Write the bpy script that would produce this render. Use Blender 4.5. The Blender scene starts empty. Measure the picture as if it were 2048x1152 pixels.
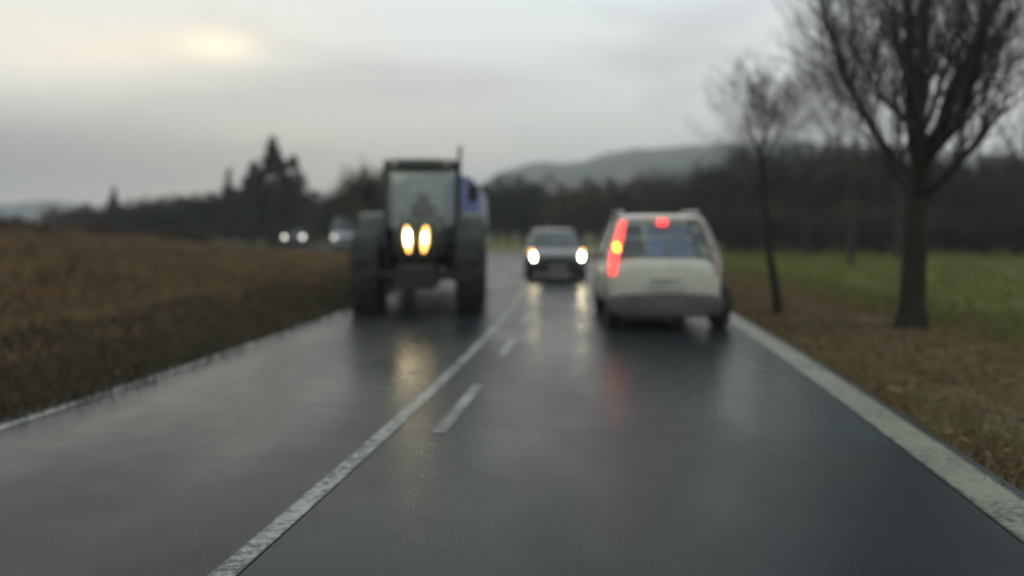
import bpy, bmesh, math, random
import numpy as np
from mathutils import Vector, Matrix, noise as mnoise
R = math.radians
random.seed(7); rng = np.random.default_rng(7)
scene = bpy.context.scene
COL = scene.collection

# ------------------------------------------------------------------ camera
cam_d = bpy.data.cameras.new('dash_camera')
cam = bpy.data.objects.new('dash_camera', cam_d); COL.objects.link(cam)
cam.location = (0, 0, 1.5); cam.rotation_euler = (R(90), 0, 0)
cam_d.sensor_width = 36; cam_d.lens = 31.2; cam_d.shift_y = -0.059
cam_d.clip_start = 0.05; cam_d.clip_end = 6000
cam_d.dof.use_dof = True; cam_d.dof.focus_distance = 4.0; cam_d.dof.aperture_fstop = 0.6
scene.camera = cam
scene.view_settings.view_transform = 'Standard'; scene.view_settings.look = 'None'
scene.view_settings.gamma = 1; scene.view_settings.exposure = 0.0
F = 1774.0; HZ = 455.0
def gp(px, Y, py=None):
    """photo column + distance -> world X"""
    return (px-1024)*Y/F

# ------------------------------------------------------------------ node helpers
class NT:
    def __init__(s, nt): s.nt = nt; s.n = nt.nodes; s.l = nt.links
    def new(s, t, **k):
        n = s.n.new(t)
        for a, b in k.items(): setattr(n, a, b)
        return n
    def put(s, sock, v):
        if isinstance(v, bpy.types.NodeSocket): s.l.new(v, sock)
        elif v is not None:
            if sock.type == 'RGBA' and len(v) == 3: v = (*v, 1)
            sock.default_value = v
    def math(s, op, a, b=None, c=None, clamp=False):
        n = s.new('ShaderNodeMath', operation=op, use_clamp=clamp)
        s.put(n.inputs[0], a)
        if b is not None: s.put(n.inputs[1], b)
        if c is not None: s.put(n.inputs[2], c)
        return n.outputs[0]
    def mix(s, f, a, b):
        n = s.new('ShaderNodeMix', data_type='RGBA')
        s.put(n.inputs[0], f); s.put(n.inputs[6], a); s.put(n.inputs[7], b)
        return n.outputs[2]
    def noise(s, scale, detail=4, vec=None, rough=.55, dist=0):
        n = s.new('ShaderNodeTexNoise'); n.inputs['Scale'].default_value = scale
        n.inputs['Detail'].default_value = detail; n.inputs['Roughness'].default_value = rough
        n.inputs['Distortion'].default_value = dist
        if vec is not None: s.l.new(vec, n.inputs['Vector'])
        return n.outputs['Fac']
    def ss(s, v, a, b, lo=0., hi=1.):
        n = s.new('ShaderNodeMapRange', interpolation_type='SMOOTHSTEP')
        s.put(n.inputs[0], v); n.inputs[1].default_value = a; n.inputs[2].default_value = b
        n.inputs[3].default_value = lo; n.inputs[4].default_value = hi
        return n.outputs[0]
    def mapping(s, vec, scale=(1,1,1), rot=(0,0,0)):
        n = s.new('ShaderNodeMapping'); s.l.new(vec, n.inputs[0])
        n.inputs['Scale'].default_value = scale; n.inputs['Rotation'].default_value = rot
        return n.outputs[0]

# ------------------------------------------------------------------ world
SUN_AZ, SUN_EL = R(-18.2), R(10.8)          # azimuth measured from +Y towards +X
world = bpy.data.worlds.new('World'); scene.world = world; world.use_nodes = True
w = NT(world.node_tree); w.n.clear()
sky = w.new('ShaderNodeTexSky', sky_type='NISHITA', sun_disc=False)
sky.sun_elevation = SUN_EL; sky.sun_rotation = SUN_AZ
sky.air_density = 1.5; sky.dust_density = 1
bg_sky = w.new('ShaderNodeBackground'); bg_sky.inputs[1].default_value = 0.10
w.l.new(sky.outputs[0], bg_sky.inputs[0])
tc = w.new('ShaderNodeTexCoord').outputs['Generated']
sep = w.new('ShaderNodeSeparateXYZ'); w.l.new(tc, sep.inputs[0])
az = w.math('ARCTAN2', sep.outputs[0], sep.outputs[1])
el = w.math('ARCSINE', sep.outputs[2])
# overcast vault: warm grey at the horizon, cooler and brighter overhead
c = w.mix(w.ss(el, 0.0, 0.24), (0.50, 0.51, 0.46), (0.66, 0.69, 0.67))
c = w.mix(w.math('MULTIPLY', w.ss(el, 0.14, 0.40), w.ss(az, -0.22, 0.02)), c, (0.70, 0.77, 0.83))
c = w.mix(w.ss(el, .28, .7), c, (0.50, 0.62, 0.68))
def gauss(a0, e0, sa, se, tilt=0.0):
    da = w.math('SUBTRACT', az, a0); de = w.math('SUBTRACT', el, e0)
    de = w.math('SUBTRACT', de, w.math('MULTIPLY', da, tilt))
    q = w.math('ADD', w.math('POWER', w.math('ABSOLUTE', w.math('DIVIDE', da, sa)), 2.0),
               w.math('POWER', w.math('ABSOLUTE', w.math('DIVIDE', de, se)), 2.0))
    return w.math('EXPONENT', w.math('MULTIPLY', q, -1.0))
cl = w.noise(2.1, 5, w.mapping(tc, (1.0, 1.0, 4.6), (R(0), R(9), 0)), .5, .35)
c = w.mix(w.math('MULTIPLY', w.ss(cl, .50, .66), .60), c, (0.43, 0.445, 0.46))
c = w.mix(w.math('MULTIPLY', w.ss(cl, .48, .34), .50), c, (0.80, 0.80, 0.74))
c = w.mix(w.math('MULTIPLY', gauss(-.56, .065, .36, .050, .02), .85), c, (0.25, 0.265, 0.285))   # dark bank low on the left
c = w.mix(w.math('MULTIPLY', gauss(-.20, .135, .20, .022, .12), .45), c, (0.46, 0.45, 0.47))
c = w.mix(w.math('MULTIPLY', gauss(-.56, .21, .20, .050, .0), .55), c, (0.80, 0.76, 0.62))
c = w.mix(w.math('MULTIPLY', gauss(-.42, .180, .14, .024, .15), .65), c, (0.88, 0.80, 0.66))
glow = gauss(-.320, .192, .040, .015)
c = w.mix(glow, c, (1.0, .90, .70))                                    # sun thinning the cloud
c = w.mix(w.math('MULTIPLY', gauss(.12, .03, .35, .05), .25), c, (0.44, 0.44, 0.42))
bg_cl = w.new('ShaderNodeBackground'); w.l.new(c, bg_cl.inputs[0]); bg_cl.inputs[1].default_value = 1.34
mixs = w.new('ShaderNodeMixShader'); mixs.inputs[0].default_value = 0.96
w.l.new(bg_sky.outputs[0], mixs.inputs[1]); w.l.new(bg_cl.outputs[0], mixs.inputs[2])
wo = w.new('ShaderNodeOutputWorld'); w.l.new(mixs.outputs[0], wo.inputs[0])

# ------------------------------------------------------------------ sun (veiled)
sd = bpy.data.lights.new('sun', 'SUN'); sd.energy = 0.5; sd.angle = R(70); sd.color = (1, .92, .78)
so = bpy.data.objects.new('sun', sd); COL.objects.link(so)
dirv = Vector((math.sin(SUN_AZ)*math.cos(SUN_EL), math.cos(SUN_AZ)*math.cos(SUN_EL), math.sin(SUN_EL)))
so.rotation_euler = dirv.to_track_quat('Z', 'Y').to_euler(); so.location = dirv*50

# ------------------------------------------------------------------ materials
M = {}
def mat(name, col, rough=.6, metal=0., var=.25, scale=6., col2=None, bump=0., bscale=40., spec=.5, coat=0., mud=0., coord='Object'):
    m = bpy.data.materials.new(name); m.use_nodes = True
    t = NT(m.node_tree); b = t.n['Principled BSDF']
    co = t.new('ShaderNodeTexCoord').outputs[coord]
    nz = t.noise(scale, 5, co)
    c2 = col2 if col2 else tuple(max(0, x*(1-var)) for x in col)
    c = t.mix(t.ss(nz, .35, .65), col, c2)
    rr = t.ss(t.noise(scale*2.3, 3, co), .3, .7, max(.02, rough-.08), min(1, rough+.10))
    if mud:
        sp = t.new('ShaderNodeSeparateXYZ'); t.l.new(t.new('ShaderNodeTexCoord').outputs['Object'], sp.inputs[0])
        f = t.math('MULTIPLY', t.ss(t.noise(9, 6, co), .42, .62), mud)
        c = t.mix(f, c, (.065, .052, .038)); rr = t.mix(f, rr, (.8,.8,.8))
    t.put(b.inputs['Base Color'], c); t.put(b.inputs['Roughness'], rr)
    b.inputs['Metallic'].default_value = metal
    b.inputs['Specular IOR Level'].default_value = spec
    b.inputs['Coat Weight'].default_value = coat; b.inputs['Coat Roughness'].default_value = .08
    if bump:
        bn = t.new('ShaderNodeBump'); bn.inputs['Strength'].default_value = bump
        t.l.new(t.noise(bscale, 5, co), bn.inputs['Height']); t.l.new(bn.outputs[0], b.inputs['Normal'])
    M[name] = m; return m
def emit(name, col, strength, base=(.3,.3,.3)):
    m = bpy.data.materials.new(name); m.use_nodes = True
    b = m.node_tree.nodes['Principled BSDF']
    b.inputs['Base Color'].default_value = (*base, 1); b.inputs['Roughness'].default_value = .15
    b.inputs['Emission Color'].default_value = (*col, 1); b.inputs['Emission Strength'].default_value = strength
    M[name] = m; return m
def glass(name, tint, trans=.6):
    m = bpy.data.materials.new(name); m.use_nodes = True
    t = NT(m.node_tree); t.n.clear()
    tr = t.new('ShaderNodeBsdfTransparent'); tr.inputs[0].default_value = (*tint, 1)
    gl = t.new('ShaderNodeBsdfGlossy'); gl.inputs['Roughness'].default_value = .06; gl.inputs[0].default_value = (.9,.9,.9,1)
    df = t.new('ShaderNodeBsdfDiffuse')
    f = t.new('ShaderNodeFresnel'); f.inputs[0].default_value = 1.6
    ff = t.math('ADD', t.math('MULTIPLY', f.outputs[0], .9), .04, clamp=True)
    nz = t.noise(7, 4, t.new('ShaderNodeTexCoord').outputs['Object'])
    t.put(df.inputs[0], (.22,.22,.2))
    a = t.new('ShaderNodeMixShader'); t.put(a.inputs[0], t.ss(nz, .3, .8, .03, 1-trans))
    t.l.new(tr.outputs[0], a.inputs[1]); t.l.new(df.outputs[0], a.inputs[2])
    s = t.new('ShaderNodeMixShader'); t.put(s.inputs[0], ff)
    t.l.new(a.outputs[0], s.inputs[1]); t.l.new(gl.outputs[0], s.inputs[2])
    o = t.new('ShaderNodeOutputMaterial'); t.l.new(s.outputs[0], o.inputs[0])
    M[name] = m; return m

mat('silver_paint', (.56,.55,.46), .4, .2, .06, 1.5, coat=.3, mud=.10)
mat('dark_paint', (.035,.038,.040), .3, .1, .2, 3, coat=.5, mud=.15)
mat('white_paint', (.75,.76,.77), .4, 0, .12, 3, coat=.3, mud=.25)
mat('green_paint', (.030,.045,.022), .5, 0, .25, 4, coat=.1, mud=.45)
mat('black_plastic', (.018,.018,.017), .65, 0, .3, 8, mud=.15, spec=.3)
mat('bumper_grey', (.085,.083,.074), .6, 0, .3, 6, mud=.7)
mat('rubber', (.018,.018,.018), .75, 0, .3, 10, bump=.3, mud=.35)
mat('rim_metal', (.30,.30,.29), .4, .7, .2, 8, mud=.4)
mat('tractor_rim', (.30,.26,.06), .5, 0, .25, 8, mud=.7)
mat('dark_metal', (.05,.05,.05), .5, .5, .3, 10, mud=.4)
mat('blue_fabric', (.22,.36,.72), .85, 0, .25, 12)
mat('grey_fabric', (.16,.17,.19), .9, 0, .25, 12)
mat('dark_fabric', (.04,.04,.045), .9, 0, .25, 12)
mat('blue_tarp', (.20,.22,.42), .55, 0, .3, 2.2, bump=.5, bscale=3)
mat('pale_tarp', (.50,.51,.60), .6, 0, .2, 3, bump=.4, bscale=4, mud=.2)
mat('plate_white', (.45,.45,.42), .5, 0, .2, 9, mud=.3)
mat('lamp_clear', (.33,.27,.25), .12, 0, .15, 9, coat=.6)
mat('chrome', (.55,.55,.55), .15, .9, .1, 8)
glass('car_glass', (.86,.90,.90), .95)
glass('dark_glass', (.25,.28,.27), .8)
glass('cab_glass', (.70,.78,.70), .75)
emit('headlight_warm', (1, .62, .16), 16); emit('headlight_hot', (1, .74, .34), 42)
emit('amber_lens', (1, .50, .09), 5); emit('headlight_core', (1, .86, .55), 70)
emit('headlight_far', (1, .95, .85), 7); emit('tail_red', (1, .06, .045), 2.6, (.4,.02,.02))
emit('brake_red', (1, .05, .06), 3.2, (.4,.02,.02)); emit('indicator_orange', (1, .30, .02), 11, (.5,.2,.02))
emit('lit_window', (1, .85, .5), 1.2)
mat('bark_dark', (.034,.031,.024), .9, 0, .4, 5, bump=.8, bscale=22, col2=(.020,.022,.013), spec=.1)
mat('bark_grey', (.050,.047,.040), .9, 0, .35, 5, bump=.6, bscale=22, spec=.1)
mat('twig_dark', (.040,.037,.030), .9, 0, .3, 3, spec=.1)
mat('twig_grey', (.12,.115,.10), .9, 0, .3, 3, spec=.1)
mat('twig_mid', (.065,.060,.050), .9, 0, .3, 3, spec=.1)
mat('leaf_dark', (.026,.032,.018), .8, 0, .5, 1.2, col2=(.046,.042,.028), spec=.1)
mat('leaf_olive', (.050,.050,.020), .8, 0, .5, 1.0, col2=(.075,.055,.03), spec=.1)
mat('leaf_brown', (.105,.058,.034), .85, 0, .5, 1.0, col2=(.060,.046,.028), spec=.1)
mat('house_wall', (.42,.41,.39), .85, 0, .2, 1.5, bump=.2); mat('barn_wall', (.36,.14,.10), .85, 0, .25, 1.2)
mat('roof_tile', (.16,.12,.10), .8, 0, .3, 2, bump=.4, bscale=12)
mat('window_dark', (.03,.035,.04), .1, 0, .2, 2)

# ground: zones stored as signed distance from the road centre
def ground_mat():
    m = bpy.data.materials.new('ground'); m.use_nodes = True; t = NT(m.node_tree); b = t.n['Principled BSDF']
    d = t.new('ShaderNodeAttribute', attribute_name='road_dist').outputs['Fac']
    co = t.new('ShaderNodeTexCoord').outputs['Object']
    n1 = t.noise(.45, 6, co); n2 = t.noise(5, 6, co, .65); n3 = t.noise(26, 4, co, .7)
    dn = t.math('ADD', d, t.math('MULTIPLY', t.math('SUBTRACT', n1, .5), 2.6))
    grass = t.mix(t.ss(n2, .35, .65), (.125,.140,.030), (.150,.145,.040))
    far = t.mix(t.ss(t.noise(.05, 5, co), .4, .6), (.070,.072,.028), (.075,.06,.038))
    litter = t.mix(t.ss(n2, .38, .62), (.165,.110,.052), (.130,.095,.046))
    verge = t.mix(t.ss(n2, .35, .65), (.135,.115,.055), (.110,.100,.048))
    brown = t.mix(t.ss(n2, .35, .65), (.115,.070,.034), (.075,.056,.030))
    right = t.mix(t.ss(dn, 4.3, 5.2), verge, litter); right = t.mix(t.ss(dn, 6.4, 8.0), right, grass)
    right = t.mix(t.ss(d, 60, 120), right, far)
    lv = t.mix(t.ss(n2, .35, .65), (.046,.042,.026), (.060,.048,.028))
    left = t.mix(t.ss(dn, -4.6, -6.2), lv, brown); left = t.mix(t.ss(d, -70, -130), left, far)
    c = t.mix(t.ss(d, -.5, .5), left, right)
    dark = t.new('ShaderNodeHueSaturation'); t.put(dark.inputs['Color'], c); t.put(dark.inputs['Value'], t.ss(n3, .3, .75, .65, 1.3))
    t.put(b.inputs['Base Color'], dark.outputs[0]); b.inputs['Roughness'].default_value = .9
    b.inputs['Specular IOR Level'].default_value = .25
    bn = t.new('ShaderNodeBump'); bn.inputs['Strength'].default_value = .7; bn.inputs['Distance'].default_value = .08
    t.put(bn.inputs['Height'], n2); t.l.new(bn.outputs[0], b.inputs['Normal'])
    return m
M['ground'] = ground_mat()
def road_mat():
    m = bpy.data.materials.new('wet_asphalt'); m.use_nodes = True; t = NT(m.node_tree); b = t.n['Principled BSDF']
    d = t.new('ShaderNodeAttribute', attribute_name='road_dist').outputs['Fac']
    co = t.new('ShaderNodeTexCoord').outputs['Object']
    n1 = t.noise(.5, 5, t.mapping(co, (1, .35, 1))); n2 = t.noise(90, 3, co, .7); n3 = t.noise(3, 5, co)
    c = t.mix(t.ss(n1, .4, .6), (.008,.019,.020), (.021,.020,.023))
    c = t.mix(t.ss(n2, .45, .7), c, (.045,.050,.050))
    # wheel tracks: wetter and smoother, centred at 1.15 and 2.75 m either side
    def tr(x): return t.math('EXPONENT', t.math('MULTIPLY', t.math('POWER', t.math('ABSOLUTE', t.math('DIVIDE', t.math('SUBTRACT', d, x), .38)), 2.0), -1.0))
    tracks = t.math('ADD', t.math('ADD', tr(.95), tr(2.75)), t.math('ADD', tr(-.75), tr(-2.3)), clamp=True)
    r = t.math('SUBTRACT', t.ss(n1, .35, .65, .27, .40), t.math('MULTIPLY', tracks, .06))
    r = t.math('ADD', r, t.math('MULTIPLY', t.math('SUBTRACT', n3, .5), .12))
    t.put(b.inputs['Base Color'], c); t.put(b.inputs['Roughness'], r)
    b.inputs['Specular IOR Level'].default_value = .06
    bn = t.new('ShaderNodeBump'); bn.inputs['Strength'].default_value = .14; bn.inputs['Distance'].default_value = .006
    t.put(bn.inputs['Height'], n2); t.l.new(bn.outputs[0], b.inputs['Normal'])
    return m
M['asphalt'] = road_mat()
def paint_mat(name, col, lo, hi, mid, half, rag=.05):
    m = bpy.data.materials.new(name); m.use_nodes = True; t = NT(m.node_tree); b = t.n['Principled BSDF']
    co = t.new('ShaderNodeTexCoord').outputs['Object']
    n1 = t.noise(14, 6, co, .75); n2 = t.noise(1.2, 3, co)
    f = t.ss(t.math('ADD', n1, t.math('MULTIPLY', t.math('SUBTRACT', n2, .5), .5)), lo, hi)
    d = t.new('ShaderNodeAttribute', attribute_name='road_dist').outputs['Fac']
    e = t.math('SUBTRACT', half, t.math('ABSOLUTE', t.math('SUBTRACT', d, mid)))      # distance in from the painted edge
    e = t.math('ADD', e, t.math('MULTIPLY', t.math('SUBTRACT', t.noise(9, 6, co, .8), .52), rag*2))
    f = t.math('MULTIPLY', f, t.ss(e, 0, rag*.6))
    t.put(b.inputs['Base Color'], t.mix(f, (.028,.032,.032), col)); b.inputs['Roughness'].default_value = .42; b.inputs['Specular IOR Level'].default_value = .12
    return m
M['line'] = paint_mat('road_paint', (.32,.33,.31), .30, .66, 0, .065, .03); M['dash'] = paint_mat('dash_paint', (.32,.33,.31), .30, .66, .39, .06, .03); M['edge_line'] = paint_mat('edge_paint', (.24,.235,.175), .22, .58, 3.76, .16, .06)
M['thin_line'] = paint_mat('thin_paint', (.28,.28,.235), .34, .62, -2.90, .06, .03)

# ------------------------------------------------------------------ object helpers
def link(o, parent=None):
    COL.objects.link(o)
    if parent is not None: o.parent = parent
    return o
class MB:
    def __init__(s): s.v = []; s.f = []
    def add(s, vs, fs):
        k = len(s.v); s.v += [tuple(v) for v in vs]; s.f += [tuple(i+k for i in f) for f in fs]; return s
    def box(s, x0, x1, y0, y1, z0, z1, taper=None):
        vs = [(x0,y0,z0),(x1,y0,z0),(x1,y1,z0),(x0,y1,z0),(x0,y0,z1),(x1,y0,z1),(x1,y1,z1),(x0,y1,z1)]
        return s.add(vs, [(0,3,2,1),(4,5,6,7),(0,1,5,4),(1,2,6,5),(2,3,7,6),(3,0,4,7)])
    def hexa(s, vs):
        return s.add(vs, [(0,3,2,1),(4,5,6,7),(0,1,5,4),(1,2,6,5),(2,3,7,6),(3,0,4,7)])
    def tube(s, pts, rad, n=8, cap=True):
        pts = [Vector(p) for p in pts]
        if not hasattr(rad, '__len__'): rad = [rad]*len(pts)
        k = len(s.v); m = len(pts); ref = None
        for i, p in enumerate(pts):
            t = (pts[min(i+1, m-1)]-pts[max(i-1, 0)])
            t = t.normalized() if t.length > 1e-9 else Vector((0,0,1))
            if ref is None: ref = t.orthogonal().normalized()
            else:
                ref = ref - t*ref.dot(t); ref = ref.normalized() if ref.length > 1e-6 else t.orthogonal().normalized()
            bb = t.cross(ref)
            for j in range(n):
                a = 2*math.pi*j/n; s.v.append(tuple(p+(ref*math.cos(a)+bb*math.sin(a))*rad[i]))
        for i in range(m-1):
            for j in range(n):
                a, b = k+i*n+j, k+i*n+(j+1) % n; s.f.append((a, b, b+n, a+n))
        if cap:
            s.f.append(tuple(k+j for j in reversed(range(n)))); s.f.append(tuple(k+(m-1)*n+j for j in range(n)))
        return s
    def lathe_x(s, prof, n=32, cx=0, cy=0, cz=0, closed=True):
        """profile of (x, r) spun about the X axis"""
        k = len(s.v); m = len(prof)
        for j in range(n):
            a = 2*math.pi*j/n
            for (x, r) in prof: s.v.append((cx+x, cy+r*math.cos(a), cz+r*math.sin(a)))
        for j in range(n):
            j2 = (j+1) % n
            for i in range(m if closed else m-1):
                i2 = (i+1) % m
                s.f.append((k+j*m+i, k+j*m+i2, k+j2*m+i2, k+j2*m+i))
        return s
    def loft(s, rings, cap=True):
        k = len(s.v); n = len(rings[0])
        for r in rings: s.v += [tuple(p) for p in r]
        for i in range(len(rings)-1):
            for j in range(n):
                a, b = k+i*n+j, k+i*n+(j+1) % n; s.f.append((a, b, b+n, a+n))
        if cap:
            s.f.append(tuple(k+j for j in reversed(range(n)))); s.f.append(tuple(k+(len(rings)-1)*n+j for j in range(n)))
        return s
    def pane(s, a, b, c, d, bulge=(0,0,0), n=6):
        a, b, c, d = map(Vector, (a, b, c, d)); bl = Vector(bulge); k = len(s.v)
        for i in range(n+1):
            for j in range(n+1):
                u, v = i/n, j/n
                p = (a*(1-u)+b*u)*(1-v)+(d*(1-u)+c*u)*v + bl*(math.sin(math.pi*u)*.8*(.3+.7*math.sin(math.pi*v)))
                s.v.append(tuple(p))
        for i in range(n):
            for j in range(n):
                q = k+i*(n+1)+j; s.f.append((q, q+n+1, q+n+2, q+1))
        return s
    def build(s, name, m, parent=None, smooth=True, bevel=0., solid=0., seg=2):
        me = bpy.data.meshes.new(name); me.from_pydata(s.v, [], s.f); me.materials.append(M[m] if isinstance(m, str) else m)
        bm = bmesh.new(); bm.from_mesh(me); bmesh.ops.recalc_face_normals(bm, faces=bm.faces)
        if bevel:
            eds = [e for e in bm.edges if len(e.link_faces) == 2 and e.calc_face_angle(0) > .5]
            bmesh.ops.bevel(bm, geom=eds, offset=bevel, segments=seg, affect='EDGES', clamp_overlap=True)
        bm.to_mesh(me); bm.free()
        if smooth:
            me.polygons.foreach_set('use_smooth', [True]*len(me.polygons)); me.set_sharp_from_angle(angle=R(40))
        o = bpy.data.objects.new(name, me)
        if solid:
            md = o.modifiers.new('thickness', 'SOLIDIFY'); md.thickness = solid; md.offset = 0
        return link(o, parent)
def thing(name, label, cat, loc=(0,0,0), rz=0, group=None):
    o = bpy.data.objects.new(name, None); link(o); o.location = loc; o.rotation_euler = (0,0,rz)
    o.empty_display_size = .3
    return tag(o, label, cat, group)
def tag(o, label=None, cat=None, group=None, kind=None):
    if label: o['label'] = label
    if cat: o['category'] = cat
    if group: o['group'] = group
    if kind: o['kind'] = kind
    return o
def copy_tree(o, parent=None):
    c = o.copy(); COL.objects.link(c)
    if parent is not None: c.parent = parent
    for ch in list(o.children): copy_tree(ch, c)
    return c
def place(o, x, y, z=0, rz=0, s=1.0, label=None, group=None):
    o.location = (x, y, z); o.rotation_euler = (0, 0, rz)
    o.scale = (s, s, s) if not hasattr(s, '__len__') else s
    if label: o['label'] = label
    if group: o['group'] = group
    return o
def np_mesh(name, V, Fq, m, parent=None, smooth=False):
    """fast mesh from arrays; Fq is (n,3) or (n,4)"""
    me = bpy.data.meshes.new(name); V = np.asarray(V, np.float32); Fq = np.asarray(Fq, np.int32); k = Fq.shape[1]
    me.vertices.add(len(V)); me.vertices.foreach_set('co', V.ravel())
    me.loops.add(Fq.size); me.loops.foreach_set('vertex_index', Fq.ravel())
    me.polygons.add(len(Fq)); me.polygons.foreach_set('loop_start', np.arange(0, Fq.size, k, dtype=np.int32))
    me.polygons.foreach_set('loop_total', np.full(len(Fq), k, np.int32))
    me.update(calc_edges=True)
    if smooth: me.polygons.foreach_set('use_smooth', np.ones(len(Fq), bool))
    me.materials.append(M[m] if isinstance(m, str) else m)
    return link(bpy.data.objects.new(name, me), parent)
def boolean_cut(o, cutter):
    md = o.modifiers.new('cut', 'BOOLEAN'); md.operation = 'DIFFERENCE'; md.object = cutter; md.solver = 'EXACT'
    bpy.context.view_layer.update()
    dg = bpy.context.evaluated_depsgraph_get(); me = bpy.data.meshes.new_from_object(o.evaluated_get(dg))
    o.modifiers.clear(); me.name = o.name; o.data = me
    bpy.data.objects.remove(cutter)

# ------------------------------------------------------------------ road centreline
PTS = []
x, y = None, -30.0
while y < 25.0:
    PTS.append((-1.766+.144*max(y, -30)-.0023*y*y, y)); y += .5
x, y = PTS[-1]; hd = math.atan2(.144-.0046*y, 1)
s = 0
while s < 420:
    k = .0168 if s < 66 else 0.0
    hd -= k*.5 if s > 3 else .004*.5
    x += math.sin(hd)*.5; y += math.cos(hd)*.5; s += .5; PTS.append((x, y))
CL = np.array(PTS); TG = np.gradient(CL, axis=0); TG /= np.linalg.norm(TG, axis=1)[:, None]
NR = np.stack([TG[:, 1], -TG[:, 0]], 1)             # points to the right of travel
ARC = np.concatenate([[0], np.cumsum(np.linalg.norm(np.diff(CL, axis=0), axis=1))])
ARC -= ARC[np.argmin(np.abs(CL[:, 1]))]
def road_dist(P):
    P = np.asarray(P, float); out = np.empty(len(P)); C2 = CL[::4]; N2 = NR[::4]; T2 = TG[::4]
    for i in range(0, len(P), 4000):
        q = P[i:i+4000]; dd = q[:, None, :]-C2[None]; d2 = (dd**2).sum(2); j = d2.argmin(1)
        v = dd[np.arange(len(q)), j]; side = np.sign((v*N2[j]).sum(1)); side[side == 0] = 1
        tl = (v*T2[j]).sum(1); tl = np.where((j == 0) | (j == len(C2)-1), 0, np.clip(tl, -1.1, 1.1))
        out[i:i+4000] = side*np.sqrt(np.maximum(0, d2[np.arange(len(q)), j]-tl**2))
    return out
def at_road(Y, off=0.0):
    """point at forward distance Y on the road, off metres right of the centre line, and heading"""
    i = int(np.argmin(np.abs(CL[:, 1]-Y))); p = CL[i]+NR[i]*off
    return p[0], p[1], math.atan2(TG[i, 0], TG[i, 1])
def ground_z(d, X, Y):
    r = np.clip((d-4.3)/5, 0, 1); l = np.clip((-d-3.4)/18, 0, 1)
    z = -.025 - .10*np.sin(np.clip((np.abs(d)-3.6)/2.4, 0, 1)*np.pi)*(np.abs(d) > 3.5)
    z = z + np.where(d > 0, -.05*r, .62*l*l*(3-2*l))
    z = z + np.where(np.abs(d) > 8, .12*np.sin(X*.21+1)*np.cos(Y*.17), 0)*np.clip((np.abs(d)-8)/20, 0, 1)
    return np.where(np.abs(d) < 3.9, -.03, z)
def strip(name, off0, off1, z, m, s0=-30, s1=420, seg=None, nseg=1):
    idx = np.where((ARC >= s0) & (ARC <= s1))[0]; C = CL[idx]; N = NR[idx]; offs = np.linspace(off0, off1, nseg+1)
    V = []; D = []
    for k in range(len(idx)):
        for o in offs: V.append((C[k, 0]+N[k, 0]*o, C[k, 1]+N[k, 1]*o, z)); D.append(o)
    n = nseg+1; Fq = [(k*n+j, k*n+j+1, (k+1)*n+j+1, (k+1)*n+j) for k in range(len(idx)-1) for j in range(nseg)]
    o = np_mesh(name, V, Fq, m); a = o.data.attributes.new('road_dist', 'FLOAT', 'POINT'); a.data.foreach_set('value', D)
    return o

# ------------------------------------------------------------------ ground sheet, road, markings
def axis(edges):
    out = []
    for (a, b, st) in edges: out += list(np.arange(a, b, st))
    return np.array(out+[edges[-1][1]])
gx = axis([(-1400,-200,100),(-200,-60,10),(-60,-12,2),(-12,16,.5),(16,60,2),(60,200,10),(200,1400,100)])
gy = axis([(-38,0,2),(0,40,.5),(40,110,2),(110,300,10),(300,1400,100)])
GX, GY = np.meshgrid(gx, gy); P = np.stack([GX.ravel(), GY.ravel()], 1); D = road_dist(P)
Z = ground_z(D, P[:, 0], P[:, 1]); nx = len(gx)
ii = np.arange(len(gy)-1)[:, None]*nx+np.arange(nx-1)[None]; ii = ii.ravel()
g = np_mesh('ground', np.column_stack([P, Z]), np.stack([ii, ii+1, ii+nx+1, ii+nx], 1), 'ground', smooth=True)
a = g.data.attributes.new('road_dist', 'FLOAT', 'POINT'); a.data.foreach_set('value', D.astype(np.float32)); tag(g, kind='structure')
tag(strip('road', -3.12, 3.97, 0, 'asphalt', nseg=6), kind='structure')
tag(strip('solid_centre_line', -.065, .065, .004, 'line'), kind='structure')
tag(strip('left_edge_line', -2.96, -2.84, .004, 'thin_line'), kind='structure')
tag(strip('right_edge_line', 3.60, 3.92, .004, 'edge_line'), kind='structure')
for k in range(14):
    s0 = 6.45+3.65*k
    tag(strip('dashed_line', .33, .45, .004, 'dash', s0, s0+2.15), kind='structure')

# ------------------------------------------------------------------ hills
def hill(name, x0, x1, y0, y1, prof, amp, n=90, m=26, seed=0):
    V = []
    for j in range(m+1):
        v = j/m; Y = y0+(y1-y0)*v
        for i in range(n+1):
            X = x0+(x1-x0)*i/n; h = np.interp(X, prof[0], prof[1])
            env = math.sin(math.pi*min(1, v*1.0))**.8 if 0 < v < 1 else 0
            nz = mnoise.fractal(Vector((X*.012+seed, Y*.012, 0)), .6, 2.1, 5)
            V.append((X, Y, -2+(h+2)*env+nz*amp*env))
    Fq = [(j*(n+1)+i, j*(n+1)+i+1, (j+1)*(n+1)+i+1, (j+1)*(n+1)+i) for j in range(m) for i in range(n)]
    return tag(np_mesh(name, V, Fq, 'hillside', smooth=True), kind='structure')
mat('hillside', (.052,.058,.036), .95, 0, .4, .018, col2=(.11,.085,.068), bump=.6, bscale=.25)
hz = lambda px, py, Y: (gp(px, Y), 1.5+(HZ-py)*Y/F)
hp = [hz(*q) for q in [(930,420,760),(985,350,760),(1040,334,760),(1085,324,760),(1130,328,760),(1175,322,760),(1200,310,760),(1250,302,760),(1330,297,760),(1480,290,760),(1700,292,760),(1900,310,760),(2300,400,760)]]
hill('hills', hp[0][0]-40, 640, 560, 960, ([p[0] for p in hp], [p[1] for p in hp]), 3, n=120)
hp = [hz(*q) for q in [(-900,440,1000),(-300,410,1000),(0,410,1000),(120,404,1000),(260,414,1000),(500,430,1000),(800,440,1000)]]
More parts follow.
